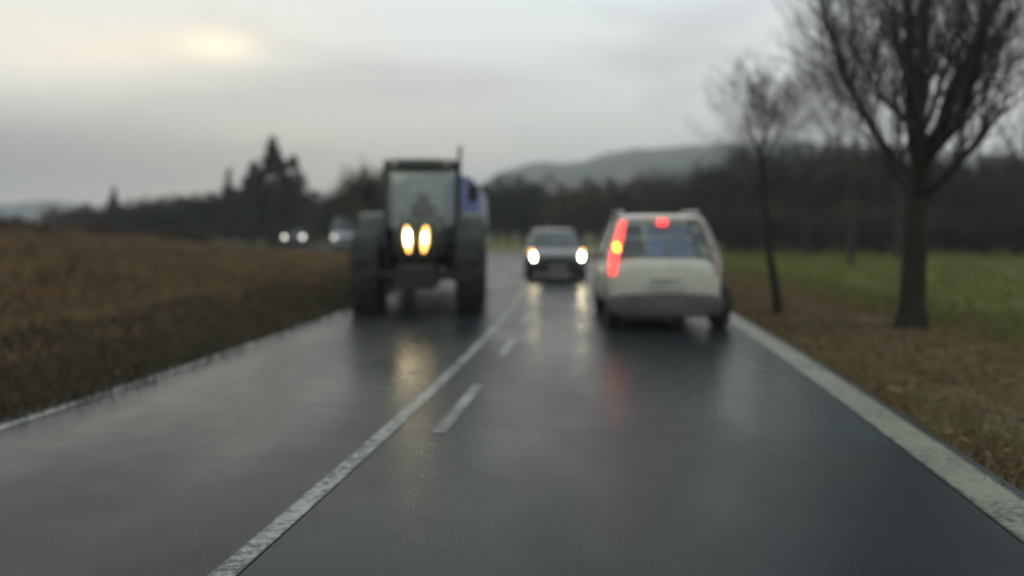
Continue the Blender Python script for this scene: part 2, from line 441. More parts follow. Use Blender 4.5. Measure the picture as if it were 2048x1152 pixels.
hill('distant_hills', hp[0][0], hp[-1][0], 850, 1150, ([p[0] for p in hp], [p[1] for p in hp]), 3, seed=5)

# ------------------------------------------------------------------ trees
def tree_segments(rnd, base, h, r0, limbs=None, spread=.55, depth=4, droop=0.0, kids=(5, 6, 6, 5), trunk_path=None, dens=1.0, trunk_len=.35):
    wood, twigs = [], []
    def grow(p, d, L, r, lev):
        n = max(3, int(5-lev*.6)); pts = [p.copy()]; rad = [r]; q = p.copy(); dd = d.copy()
        for i in range(n):
            wob = Vector((rnd.gauss(0,1), rnd.gauss(0,1), rnd.gauss(0,.6)))*(.13+.05*lev)
            dd = (dd+wob+Vector((0,0,.16-droop*lev))).normalized(); q = q+dd*L/n
            pts.append(q.copy()); rad.append(max(r*(1-.82*(i+1)/n), .004))
        (wood if lev <= 1 else twigs).append((pts, rad, lev))
        if lev >= depth: return
        for c in range(int(kids[lev]*dens+rnd.random())):
            t = rnd.uniform(.22, 1.0); i = min(n-1, int(t*n)); f = t*n-i
            o = pts[i].lerp(pts[i+1], f); ax = (pts[i+1]-pts[i]).normalized()
            sd_ = Vector((rnd.gauss(0,1), rnd.gauss(0,1), rnd.gauss(0,.7))); sd_ = (sd_-ax*sd_.dot(ax)).normalized()
            ang = rnd.uniform(.35, .95); nd = ax*math.cos(ang)+sd_*math.sin(ang)*(spread/.55)
            grow(o, nd.normalized(), L*rnd.uniform(.42, .68), max(rad[i]*.55, .004), lev+1)
    if trunk_path is None:
        tl = h*trunk_len; trunk_path = [(0,0,-.15), (rnd.gauss(0,.05), rnd.gauss(0,.05), tl*.5), (rnd.gauss(0,.1), rnd.gauss(0,.1), tl)]
    tp = [Vector(p) for p in trunk_path]; tr = [r0*(1.35 if i == 0 else 1-.35*i/(len(tp)-1)) for i in range(len(tp))]
    wood.append((tp, tr, 0)); top = tp[-1]; rt = tr[-1]
    if limbs is None:
        limbs = []
        nl = rnd.randint(4, 6)
        for i in range(nl):
            a = 2*math.pi*(i+rnd.random()*.7)/nl; e = rnd.uniform(.2, spread)
            limbs.append(((math.sin(e)*math.cos(a), math.sin(e)*math.sin(a), math.cos(e)), h*(1-trunk_len)*rnd.uniform(.75, 1.0), .55, 1.0))
    for (d, L, rf, at) in limbs:
        o = tp[-2].lerp(top, at) if at <= 1 else top
        grow(o, Vector(d).normalized(), L, rt*rf, 1)
    return wood, twigs
def add_tree(name, wood, twigs, parent, bark='bark_dark', twig='twig_dark', thick=1.0, nside=3):
    mb = MB()
    for pts, rad, lev in wood: mb.tube(pts, rad, 10 if rad[0] > .1 else 6, cap=True)
    mb.build('trunk', bark, parent)
    mb = MB()
    for pts, rad, lev in twigs: mb.tube(pts, [r*thick for r in rad], nside if lev > 2 else 5, cap=False)
    np_ = mb.build('crown', twig, parent, smooth=False)
    return np_
def bare_tree(label, X, Y, h, r0, seed, name='bare_tree', group=None, bark='bark_grey', twig='twig_grey', thick=1.0, **k):
    rnd = random.Random(seed); wood, twigs = tree_segments(rnd, None, h, r0, **k)
    t = thing(name, label, 'tree', (X, Y, gzl(X, Y)), 0, group); add_tree(name, wood, twigs, t, bark, twig, thick); return t
def gzl(X, Y): return float(ground_z(road_dist([(X, Y)]), np.array([X]), np.array([Y]))[0])

# big roadside tree
TX, TY = gp(1822, 13.6), 13.6
pxm = F/TY
def tl(px, py, dy=0): return ((px-1822)/pxm, dy, 1.5+(HZ-py)/pxm)
rnd = random.Random(11)
path = [(0,0,-.06), tl(1824,610), tl(1828,520), tl(1834,430,.05), tl(1842,350,.08), tl(1852,290,.1)]
big = thing('bare_tree', 'big dark bare roadside tree with a thick trunk on the right verge', 'tree', (TX, TY, 0.0))
wood, twigs = [], []
tp = [Vector(p) for p in path]; wood.append((tp, [.28,.195,.175,.17,.165,.15], 0))
def limb_path(pts, r0, r1, rnd, kids, seed):
    P_ = [Vector(p) for p in pts]; n = len(P_); rad = [r0+(r1-r0)*i/(n-1) for i in range(n)]
    wood.append((P_, rad, 1)); rr = random.Random(seed)
    for c_ in range(kids):
        t_ = rr.uniform(.08, 1.0)*(n-1); i = min(n-2, int(t_)); o = P_[i].lerp(P_[i+1], t_-i); ax = (P_[i+1]-P_[i]).normalized()
        sd_ = Vector((rr.gauss(0,1), rr.gauss(0,1), rr.gauss(0,.3))); sd_ = (sd_-ax*sd_.dot(ax)).normalized()
        ang = rr.uniform(.25, .75); nd = (ax*math.cos(ang)+sd_*math.sin(ang)).normalized()
        w_, t2 = tree_segments(rr, None, 1, .01, limbs=[], trunk_path=[(0,0,0),(0,0,.01)])
        sub = []
        def g2(p, d, L, r, lev):
            m_ = 5 if lev < 3 else 4; pp = [p.copy()]; ra = [r]; q = p.copy(); dd = d.copy()
            for k_ in range(m_):
                dd = (dd+Vector((rr.gauss(0,1), rr.gauss(0,1), rr.gauss(0,.6)))*.16+Vector((0,0,.30 if lev < 3 else .14))).normalized()
                q = q+dd*L/m_; pp.append(q.copy()); ra.append(max(r*(1-.8*(k_+1)/m_), .0045))
            twigs.append((pp, ra, lev))
            if lev >= 4: return
            for z_ in range(6 if lev == 2 else 6):
                u = rr.uniform(.2, 1); k2 = min(m_-1, int(u*m_)); o2 = pp[k2].lerp(pp[k2+1], u*m_-k2); a2 = (pp[k2+1]-pp[k2]).normalized()
                s2 = Vector((rr.gauss(0,1), rr.gauss(0,1), rr.gauss(0,.5))); s2 = (s2-a2*s2.dot(a2)).normalized(); an = rr.uniform(.35, .95)
                g2(o2, a2*math.cos(an)+s2*math.sin(an), L*rr.uniform(.45, .7), max(ra[k2]*.55, .005), lev+1)
        g2(o, nd, rr.uniform(1.1, 2.0), min(.045, rad[i]*.5), 2)
limb_path([tl(1850,295,.1), tl(1880,300-30,0), tl(1893,200,-.1), tl(1920,140,-.2), tl(1955,60,-.2), tl(1990,-30,-.3), tl(2040,-180,-.3), tl(2070,-380,-.4), tl(2075,-600,-.3)], .13, .03, rnd, 15, 1)
limb_path([tl(1850,300,.1), tl(1852,230,.3), tl(1866,130,.4), tl(1880,60,.5), tl(1892,-40,.7), tl(1900,-200,.8), tl(1890,-420,.9), tl(1895,-620,1)], .11, .03, rnd, 15, 2)
limb_path([tl(1843,340,.1), tl(1810,250,-.2), tl(1795,150,-.4), tl(1790,50,-.5), tl(1770,-60,-.5), tl(1750,-220,-.4), tl(1740,-420,-.4)], .10, .025, rnd, 15, 3)
limb_path([tl(1840,370,.1), tl(1808,300,.5), tl(1775,215,.9), tl(1745,110,1.2), tl(1715,0,1.4), tl(1690,-120,1.6)], .06, .02, rnd, 13, 4)
limb_path([tl(1845,330,.1), tl(1890,270,.9), tl(1950,200,1.4), tl(2000,110,1.8), tl(2050,10,2.1), tl(2110,-150,2.4)], .075, .02, rnd, 11, 5)
limb_path([tl(1846,330,0), tl(1860,260,-.9), tl(1850,150,-1.6), tl(1840,20,-1.9), tl(1830,-150,-2.2)], .07, .02, rnd, 9, 6)
limb_path([tl(1836,400,.05), tl(1815,350,.4), tl(1795,290,.6), tl(1780,220,.8)], .045, .015, rnd, 14, 7)
limb_path([tl(1838,400,-.02), tl(1872,340,-.6), tl(1900,280,-.9), tl(1935,230,-1.1)], .06, .02, rnd, 9, 8)
limb_path([tl(1836,410,.1), tl(1810,330,-.5), tl(1798,260,-.8), tl(1785,170,-1.0)], .06, .02, rnd, 9, 9)
add_tree('bare_tree', wood, twigs, big, twig='twig_mid')

# slim crooked tree
Y2 = 16.6; X2 = gp(1555, Y2); pm2 = F/Y2
def t2(px, py, dy=0): return ((px-1555)/pm2, dy, 1.5+(HZ-py)/pm2)
sm = thing('bare_tree', 'slim crooked bare sapling just right of the silver car', 'tree', (X2, Y2, -.02))
wood, twigs = [], []
wood.append(([Vector(p) for p in [(0,0,-.15), t2(1554,600), t2(1545,540), t2(1535,490), t2(1530,420), t2(1526,360), t2(1522,310)]], [.12,.09,.075,.065,.055,.05,.045], 0))
limb_path([t2(1522,310), t2(1528,270), t2(1545,225), t2(1550,190)], .035, .012, rnd, 6, 21)
limb_path([t2(1522,312), t2(1505,275), t2(1490,230), t2(1485,200)], .03, .012, rnd, 7, 22)
limb_path([t2(1522,330), t2(1545,300,.3), t2(1575,260,.5), t2(1590,215,.6)], .03, .012, rnd, 6, 23)
for i_, (pp, ra, lv) in enumerate(twigs):      # shrink the sapling's twigs towards their limb
    b0 = Vector((t2(1530,268))); twigs[i_] = ([b0+Vector(((q.x-b0.x)*.78, (q.y-b0.y)*.7, (q.z-b0.z)*.46)) for q in pp], [min(r*.8, .010) for r in ra], lv)
add_tree('bare_tree', wood, twigs, sm, twig='twig_mid')

# bare trees standing farther back on the right
back = [
 (1702, 36, 9.6, .12, 31, 'tall pale bare tree left of the big trunk, standing behind it'),
 (1795, 44, 11.5, .14, 32, 'bare tree farther back, seen behind the big trunk'),
 (1612, 48, 8.2, .14, 33, 'low spreading bare tree between the sapling and the tall pale one'),
 (1962, 52, 12.5, .15, 34, 'thin leaning bare tree right of the big trunk'),
 (2042, 55, 15.5, .18, 35, 'tall bare tree at the right-hand edge of the wood'),
 (1480, 62, 9.0, .13, 36, 'bare tree rising over the left end of the dark wood'),
]
for (px, Yb, h_, r_, sd_, lb) in back:
    bare_tree(lb, gp(px, Yb), Yb, h_, r_, sd_, thick=1.5 if Yb > 30 else 1.2, kids=(5, 6, 6, 5), dens=1.0, spread=.6,
              bark='bark_dark' if px > 1900 else 'bark_grey', twig='twig_dark' if px > 1900 else 'twig_grey')

# dense trees: leaf-sized faces in clumps round a twiggy frame
def leaf_cloud(rg, h, w_, kind, n, size):
    if kind == 'cone':
        cz = rg.random(160)**1.3; rr_ = (1-cz)**.85*(.55+.45*rg.random(160)); aa = rg.random(160)*2*np.pi
        C = np.stack([rr_*np.cos(aa)*w_, rr_*np.sin(aa)*w_, h*(.1+.9*cz)], 1); sg = .10*w_*(1.25-cz)
        sg = sg[:, None]
    else:
        k = 90; u = rg.normal(size=(k, 3)); u /= np.linalg.norm(u, axis=1)[:, None]; u *= (.45+.55*rg.random(k))[:, None]
        C = np.stack([u[:, 0]*w_, u[:, 1]*w_, h*.54+u[:, 2]*h*.44], 1); C[:, 2] = np.maximum(C[:, 2], h*.06)
        sg = (.05+.10*rg.random(k))[:, None]*w_*1.5
    j = rg.integers(0, len(C), n); P_ = C[j]+rg.normal(size=(n, 3))*(sg[j] if sg.shape[0] > 1 else sg)
    P_[:, 2] = np.maximum(P_[:, 2], .05)
    a_ = rg.normal(size=(n, 3)); a_ /= np.linalg.norm(a_, axis=1)[:, None]; b_ = np.cross(a_, rg.normal(size=(n, 3))); b_ /= np.linalg.norm(b_, axis=1)[:, None]
    sz = size*(.5+rg.random(n))[:, None]
    V = np.stack([P_-a_*sz, P_+b_*sz*.55, P_+a_*sz, P_-b_*sz*.55], 1).reshape(-1, 3)
    return V, np.arange(4*n).reshape(n, 4)
def dense_tree(name, cat, h, w_, kind, m, seed, n=4200, size=.16, trunk_r=.16):
    t = thing(name, '', cat); rg = np.random.default_rng(seed); rr = random.Random(seed)
    V, Fq = leaf_cloud(rg, h, w_, kind, n, size)
    np_mesh('crown', V, Fq, m, t)
    mb = MB(); mb.tube([(0,0,-.3), (rr.gauss(0,.05), 0, h*.3), (rr.gauss(0,.1), 0, h*.62), (0,0,h*.9)], [trunk_r*1.2, trunk_r, trunk_r*.6, .02], 7)
    for q in range(9):
        a_ = rr.random()*6.28; z_ = h*rr.uniform(.12, .6); e_ = rr.uniform(.5, .95)
        mb.tube([(0,0,z_), (math.cos(a_)*w_*.4*e_, math.sin(a_)*w_*.4*e_, z_+h*.12), (math.cos(a_)*w_*.8*e_, math.sin(a_)*w_*.8*e_, z_+h*.2)], [trunk_r*.4, trunk_r*.25, .015], 5)
    mb.build('trunk', 'bark_dark', t); return t
protos = {
 'rd1': dense_tree('dense_tree', 'tree', 7.0, 2.6, 'round', 'leaf_dark', 41), 'rd2': dense_tree('dense_tree', 'tree', 7.0, 3.0, 'round', 'leaf_dark', 42),
 'ro':  dense_tree('dense_tree', 'tree', 7.0, 2.8, 'round', 'leaf_olive', 43), 'rb': dense_tree('dense_tree', 'tree', 7.0, 2.8, 'round', 'leaf_brown', 44),
 'con': dense_tree('conifer_tree', 'tree', 10.0, 2.3, 'cone', 'leaf_dark', 45, n=5200, size=.17),
 'con2': dense_tree('conifer_tree', 'tree', 10.0, 2.6, 'cone', 'leaf_olive', 46, n=5000, size=.17)}
used = set()
def put(kind, px, Yd, top_py, label, group, widen=1.0, rz=None):
    p = protos[kind]; o = p if kind not in used else copy_tree(p); used.add(kind)
    X = gp(px, Yd); h0 = 10.0 if kind.startswith('con') else 7.0; z0 = gzl(X, Yd)
    sc = (1.5+(HZ-top_py)*Yd/F-z0)/h0
    o.location = (X, Yd, z0); o.rotation_euler = (0, 0, random.random()*6.28 if rz is None else rz); o.scale = (sc*widen, sc*widen, sc)
    o['label'] = label
    if group: o['group'] = group
    elif 'group' in o: del o['group']
    return o
# right-hand wood
G1 = 'trees massed in the dark wood behind the right meadow'
L1 = 'dense dark tree massed in the wood behind the right-hand meadow'
rr = random.Random(3)
for i, px in enumerate(range(1462, 2260, 27)):
    kd = rr.choice(['rd1', 'rd2', 'rd1', 'ro'])
    top = 297+rr.uniform(-8, 14) + (22 if 1880 < px < 1990 else 0) + (max(0, px-1990)*.25)
    put(kd, px+rr.uniform(-6, 6), 66+rr.uniform(-6, 9), top, L1, G1, widen=rr.uniform(.85, 1.1))
G1b = 'low shrubs along the foot of the dark wood'
for i, px in enumerate(range(1455, 2200, 44)):
    put(rr.choice(['rd2', 'ro', 'rd1']), px+rr.uniform(-10, 10), 52+rr.uniform(-3, 4), 420+rr.uniform(-14, 10), 'low dark shrub along the foot of the dark wood', G1b, widen=1.5)
# trees behind the oncoming car
G2 = 'dark roadside trees behind the oncoming dark car'
for px, Yd, top, kd in [(990,88,360,'rd1'),(1018,92,352,'rd2'),(1048,90,356,'rd1'),(1070,94,372,'rd2')]:
    put(kd, px, Yd, top, 'dark leafy tree in the clump right of the tractor', G2)
G3 = 'reddish brown trees left of the silver car'
for px, Yd, top, kd in [(1135,80,372,'rb'),(1163,84,360,'rb'),(1192,80,366,'rb'),(1222,82,358,'rd1'),(1252,86,366,'rb'),(1285,90,352,'ro')]:
    put(kd, px, Yd, top, 'reddish brown tree in the row behind the two cars', G3)
for px, Yd, top, kd in [(1325,92,352,'ro'),(1365,94,346,'rd2'),(1405,90,350,'ro'),(1440,88,338,'rd1')]:
    put(kd, px, Yd, top, 'olive tree of the far row rising over the silver car roof', 'far trees over the silver car roof')
# left treeline
put('con', 545, 74, 274, 'tallest pointed conifer rising above the left treeline', None, 1.35)
put('con2', 585, 76, 312, 'shorter conifer close right of the tallest pointed one', None, 1.6)
put('con', 508, 77, 322, 'conifer close left of the tallest pointed one', None, 1.5)
put('con2', 458, 78, 336, 'lone narrow conifer, second point left of the tallest conifer', None, .8)
put('con', 228, 84, 374, 'small conifer at the far left end of the treeline', None, 1.0)
put('ro', 732, 60, 338, 'rounded olive tree just left of the tractor cab', None, .95)
put('rd1', 762, 64, 345, 'dark rounded tree half hidden behind the tractor cab', None, .95)
G4 = 'dark trees of the low left treeline'
for i, px in enumerate(range(268, 740, 24)):
    top = np.interp(px, [260,340,420,500,600,620,680,700], [402,392,384,376,378,388,388,372])+rr.uniform(-5, 7)
    put(rr.choice(['rd1', 'rd2', 'rd2']), px+rr.uniform(-6, 6), 86+rr.uniform(-5, 5), top, 'dark dense tree in the low treeline beyond the brown scrub', G4, widen=1.2)
for px in (120, 165, 200, 240):
    put('rb', px, 95, 412+rr.uniform(-4, 4), 'low hazy brown tree at the far left of the treeline', 'low hazy trees at the far left', widen=1.5)

rr = random.Random(9)
for i, (px, Yd, top) in enumerate([(-20,34,424),(38,40,432),(92,37,450),(176,46,457),(205,42,444),(262,50,450),(330,46,452),(400,54,452)]):
    put('rb', px, Yd, top+rr.uniform(-3, 3), 'rounded brown bush standing above the scrub of the left bank', 'brown bushes along the top of the left bank', widen=1.7)
put('rd2', 545, 19, 590, 'low dark green shrub on the left verge, the nearer of two', None, widen=2.2)
put('ro', 640, 21.5, 574, 'low olive shrub on the left verge close to the tractor wheel', None, widen=2.0)

# ------------------------------------------------------------------ stuff: scrub on the left, grass and litter on the right
def blades(name, P_, hgt, wid, m, per, spread, lean=.35, seed=1):
    rg = np.random.default_rng(seed); n = len(P_)*per; b = np.repeat(P_, per, 0); H_ = np.repeat(hgt, per)*(.45+.75*rg.random(n)); W_ = np.repeat(wid, per)
    b = b.copy(); sp = np.repeat(spread, per) if hasattr(spread, '__len__') else spread
    b[:, 0] += rg.normal(size=n)*sp; b[:, 1] += rg.normal(size=n)*sp
    a_ = rg.random(n)*2*np.pi; ln = rg.normal(size=(n, 2))*lean*H_[:, None]
    dx = np.cos(a_)*W_; dy = np.sin(a_)*W_
    V = np.empty((n, 4, 3)); V[:, 0] = b-np.stack([dx, dy, np.zeros(n)], 1); V[:, 1] = b+np.stack([dx, dy, np.zeros(n)], 1)
    mid = b.copy(); mid[:, :2] += ln*.4; mid[:, 2] += H_*.6; V[:, 2] = mid+np.stack([dx, dy, np.zeros(n)], 1)*.8
    tip = b.copy(); tip[:, :2] += ln; tip[:, 2] += H_; V[:, 3] = tip
    k = np.arange(n)[:, None]*4
    return np_mesh(name, V.reshape(-1, 3), np.concatenate([k, k+1, k+2, k+3], 1), m)
def scatter(n, d0, d1, y0, y1, seed, power=1.6, xmin=-70, xmax=60):
    rg = np.random.default_rng(seed); Y_ = y0+(y1-y0)*rg.random(n)**power; dd = d0+(d1-d0)*rg.random(n)**(1.5)
    idx = np.array([int(np.argmin(np.abs(CL[:, 1]-q))) if q < 25 else -1 for q in Y_])
    cx = -1.766+.144*np.minimum(Y_, 30)-.0023*np.minimum(Y_, 30)**2
    X_ = cx+dd; return np.stack([X_, Y_], 1)
def on_ground(P_, lo, hi):
    d = road_dist(P_); ok = (d > lo) & (d < hi); P_ = P_[ok]; d = d[ok]
    return np.column_stack([P_, ground_z(d, P_[:, 0], P_[:, 1])-.02]), d
mat('dry_scrub', (.225,.132,.064), .95, 0, .5, .7, col2=(.125,.092,.046), spec=.2)
mat('verge_grass', (.165,.135,.062), .9, 0, .4, .8, col2=(.165,.100,.050), spec=.2)
mat('meadow_grass', (.165,.175,.036), .9, 0, .4, 1.0, col2=(.125,.130,.036), spec=.2)
mat('leaf_litter', (.185,.112,.052), .9, 0, .5, 3, col2=(.13,.09,.045), spec=.2)
mat('dark_verge', (.072,.064,.040), .9, 0, .4, 1.3, col2=(.100,.068,.038), spec=.15)
P_, d = on_ground(scatter(15000, -4.6, -60, 3, 66, 1, 1.0), -90, -4.3)
h_ = (.12+.35*np.clip((-d-12)/20, 0, 1)+.95*np.clip((-d-4.6)/(5+.45*P_[:, 1]), 0, 1))*(.5+.8*np.array([.5+.5*mnoise.noise(Vector((p[0]*.35, p[1]*.35, 0))) for p in P_]))
tag(blades('dry_scrub', P_, h_, .008+.0006*P_[:, 1], 'dry_scrub', 14, .22, seed=3), 'dry brown scrub and dead bracken covering the bank left of the road', 'scrub', kind='stuff')
P_, d = on_ground(scatter(7500, -3.02, -6.5, 2, 45, 2, 1.3), -6.5, -3.06)
tag(blades('verge_grass', P_, np.full(len(P_), .13)+.06*rng.random(len(P_)), .005+.0004*P_[:, 1], 'dark_verge', 12, .12, seed=4), 'short dark green grass on the left verge beside the road edge', 'grass', kind='stuff')
P_, d = on_ground(scatter(10000, 3.93, 9, 2, 48, 5, 1.3), 3.95, 8.5)
tag(blades('right_grass', P_, np.full(len(P_), .07)+.05*rng.random(len(P_)), .004+.0004*P_[:, 1], 'verge_grass', 11, .12, seed=6), 'short olive grass on the right verge beside the edge line', 'grass', kind='stuff')
P_, d = on_ground(scatter(9000, 7.0, 34, 6, 70, 7, 1.2), 6.6, 60)
tag(blades('meadow_grass', P_, np.full(len(P_), .11)+.06*rng.random(len(P_)), .006+.0005*P_[:, 1], 'meadow_grass', 11, .25, seed=8), 'green meadow grass beyond the roadside tree', 'grass', kind='stuff')
# fallen leaves
rg = np.random.default_rng(12); P_, d = on_ground(scatter(26000, 4.2, 9.5, 2, 40, 13, 1.2), 4.15, 9)
clump = np.array([mnoise.noise(Vector((p[0]*.9, p[1]*.9, 4))) for p in P_]); keep = (np.abs(d-5.6)/2.6 < rg.random(len(d))) & (clump > rg.normal(size=len(d))*.25-.05); P_ = P_[keep]; n = len(P_); a_ = rg.random(n)*6.28; sz = (.012+.045*rg.random(n)**2)[:, None]
u = np.stack([np.cos(a_), np.sin(a_), rg.normal(size=n)*.3], 1); v = np.stack([-np.sin(a_), np.cos(a_), rg.normal(size=n)*.3], 1)
c0 = P_+np.array([0,0,.035])+np.array([0,0,1])*(rg.random(n)*.05)[:, None]
V = np.stack([c0-u*sz, c0+v*sz*.7, c0+u*sz, c0-v*sz*.7], 1).reshape(-1, 3)
tag(np_mesh('fallen_leaves', V, np.arange(4*n).reshape(n, 4), 'leaf_litter'), 'reddish brown fallen leaves strewn between the edge line and the trees', 'leaves', kind='stuff')

# ------------------------------------------------------------------ vehicles
def ring(w_, z0, z1, y, n=28, e=5.0, flat=0.0):
    out = []
    for k in range(n):
        a_ = 2*math.pi*(k+.5)/n; cx, sz = math.cos(a_), math.sin(a_)
        xx = math.copysign(abs(cx)**(2/e), cx); zz = math.copysign(abs(sz)**(2/e), sz)
        tap = 1-.06*max(0, -zz)-.05*max(0, zz)
        out.append((xx*w_*tap, y, (z0+z1)/2+zz*(z1-z0)/2))
    return out
def wheel(parent, x, y, r, w_, side, rim='rim_metal', spokes=5, lugs=0, steer=0):
    root = MB(); hw = w_/2
    prof = [(-hw*.80, r*.62), (-hw, r*.74), (-hw*.98, r*.90), (-hw*.72, r*.985), (0, r), (hw*.72, r*.985), (hw*.98, r*.90), (hw, r*.74), (hw*.80, r*.62), (0, r*.58)]
    root.lathe_x(prof, 40)
    if lugs:
        for k in range(lugs):
            for sx in (-1, 1):
                a0 = 2*math.pi*(k+(.5 if sx > 0 else 0))/lugs; pts = []
                for (xx, da, rr_) in ((0, 0, r*1.0), (sx*hw*.5, .06, r*1.0), (sx*hw*.98, .14, r*.96)):
                    pts.append(Vector((xx, rr_*math.cos(a0+da), rr_*math.sin(a0+da))))
                nrm = [Vector((0, math.cos(a0), math.sin(a0)))*.045]*3; tg_ = Vector((0, -math.sin(a0), math.cos(a0)))*.028
                for q in range(2):
                    A, B = pts[q], pts[q+1]; nn = nrm[0]
                    root.hexa([A-tg_-nn*.5, A+tg_-nn*.5, B+tg_-nn*.5, B-tg_-nn*.5, A-tg_*.8+nn, A+tg_*.8+nn, B+tg_*.8+nn, B-tg_*.8+nn])
    wo_ = root.build('wheel', 'rubber', parent); wo_.location = (x, y, r); wo_.rotation_euler = (0, 0, steer)
    mb = MB(); o_ = side*hw
    mb.lathe_x([(-hw*.7, r*.60), (-hw*.7, r*.64), (hw*.7, r*.64), (hw*.7, r*.60), (hw*.55, r*.54), (-hw*.55, r*.54)], 36)
    mb.lathe_x([(o_*.55-.01, 0.001), (o_*.55-.01, r*.17), (o_*.55+.02, r*.16), (o_*.55+.02, .001)], 20)
    for k in range(spokes):
        a0 = 2*math.pi*k/spokes; da = .5/spokes*2.0; r1, r2 = r*.12, r*.57
        P0 = lambda rr_, a_, xx: Vector((xx, rr_*math.cos(a_), rr_*math.sin(a_)))
        xa, xb = o_*.55-.012, o_*.55+.012
        mb.hexa([P0(r1, a0-da, xa), P0(r1, a0+da, xa), P0(r2, a0+da*.7, xa), P0(r2, a0-da*.7, xa), P0(r1, a0-da, xb), P0(r1, a0+da, xb), P0(r2, a0+da*.7, xb), P0(r2, a0-da*.7, xb)])
    mb.lathe_x([(-o_*.1-.01, .01), (-o_*.1-.01, r*.56), (-o_*.1+.01, r*.56), (-o_*.1+.01, .01)], 24)
    mb.build('rim', rim, wo_); return wo_
def seat(parent, x, y, z, m, w_=.5):
    mb = MB(); mb.box(x-w_/2, x+w_/2, y-.08, y+.06, z, z+.62); mb.box(x-w_/2, x+w_/2, y, y+.5, z-.02, z+.14)
    st = mb.build('seat', m, parent, bevel=.045, seg=3)
    hb = MB(); hb.box(x-.13, x+.13, y-.06, y+.04, z+.66, z+.84); hb.tube([(x-.06,y,z+.58),(x-.06,y,z+.68)], .008, 6); hb.tube([(x+.06,y,z+.58),(x+.06,y,z+.68)], .008, 6)
    hb.build('headrest', m, st, bevel=.035, seg=3); return st
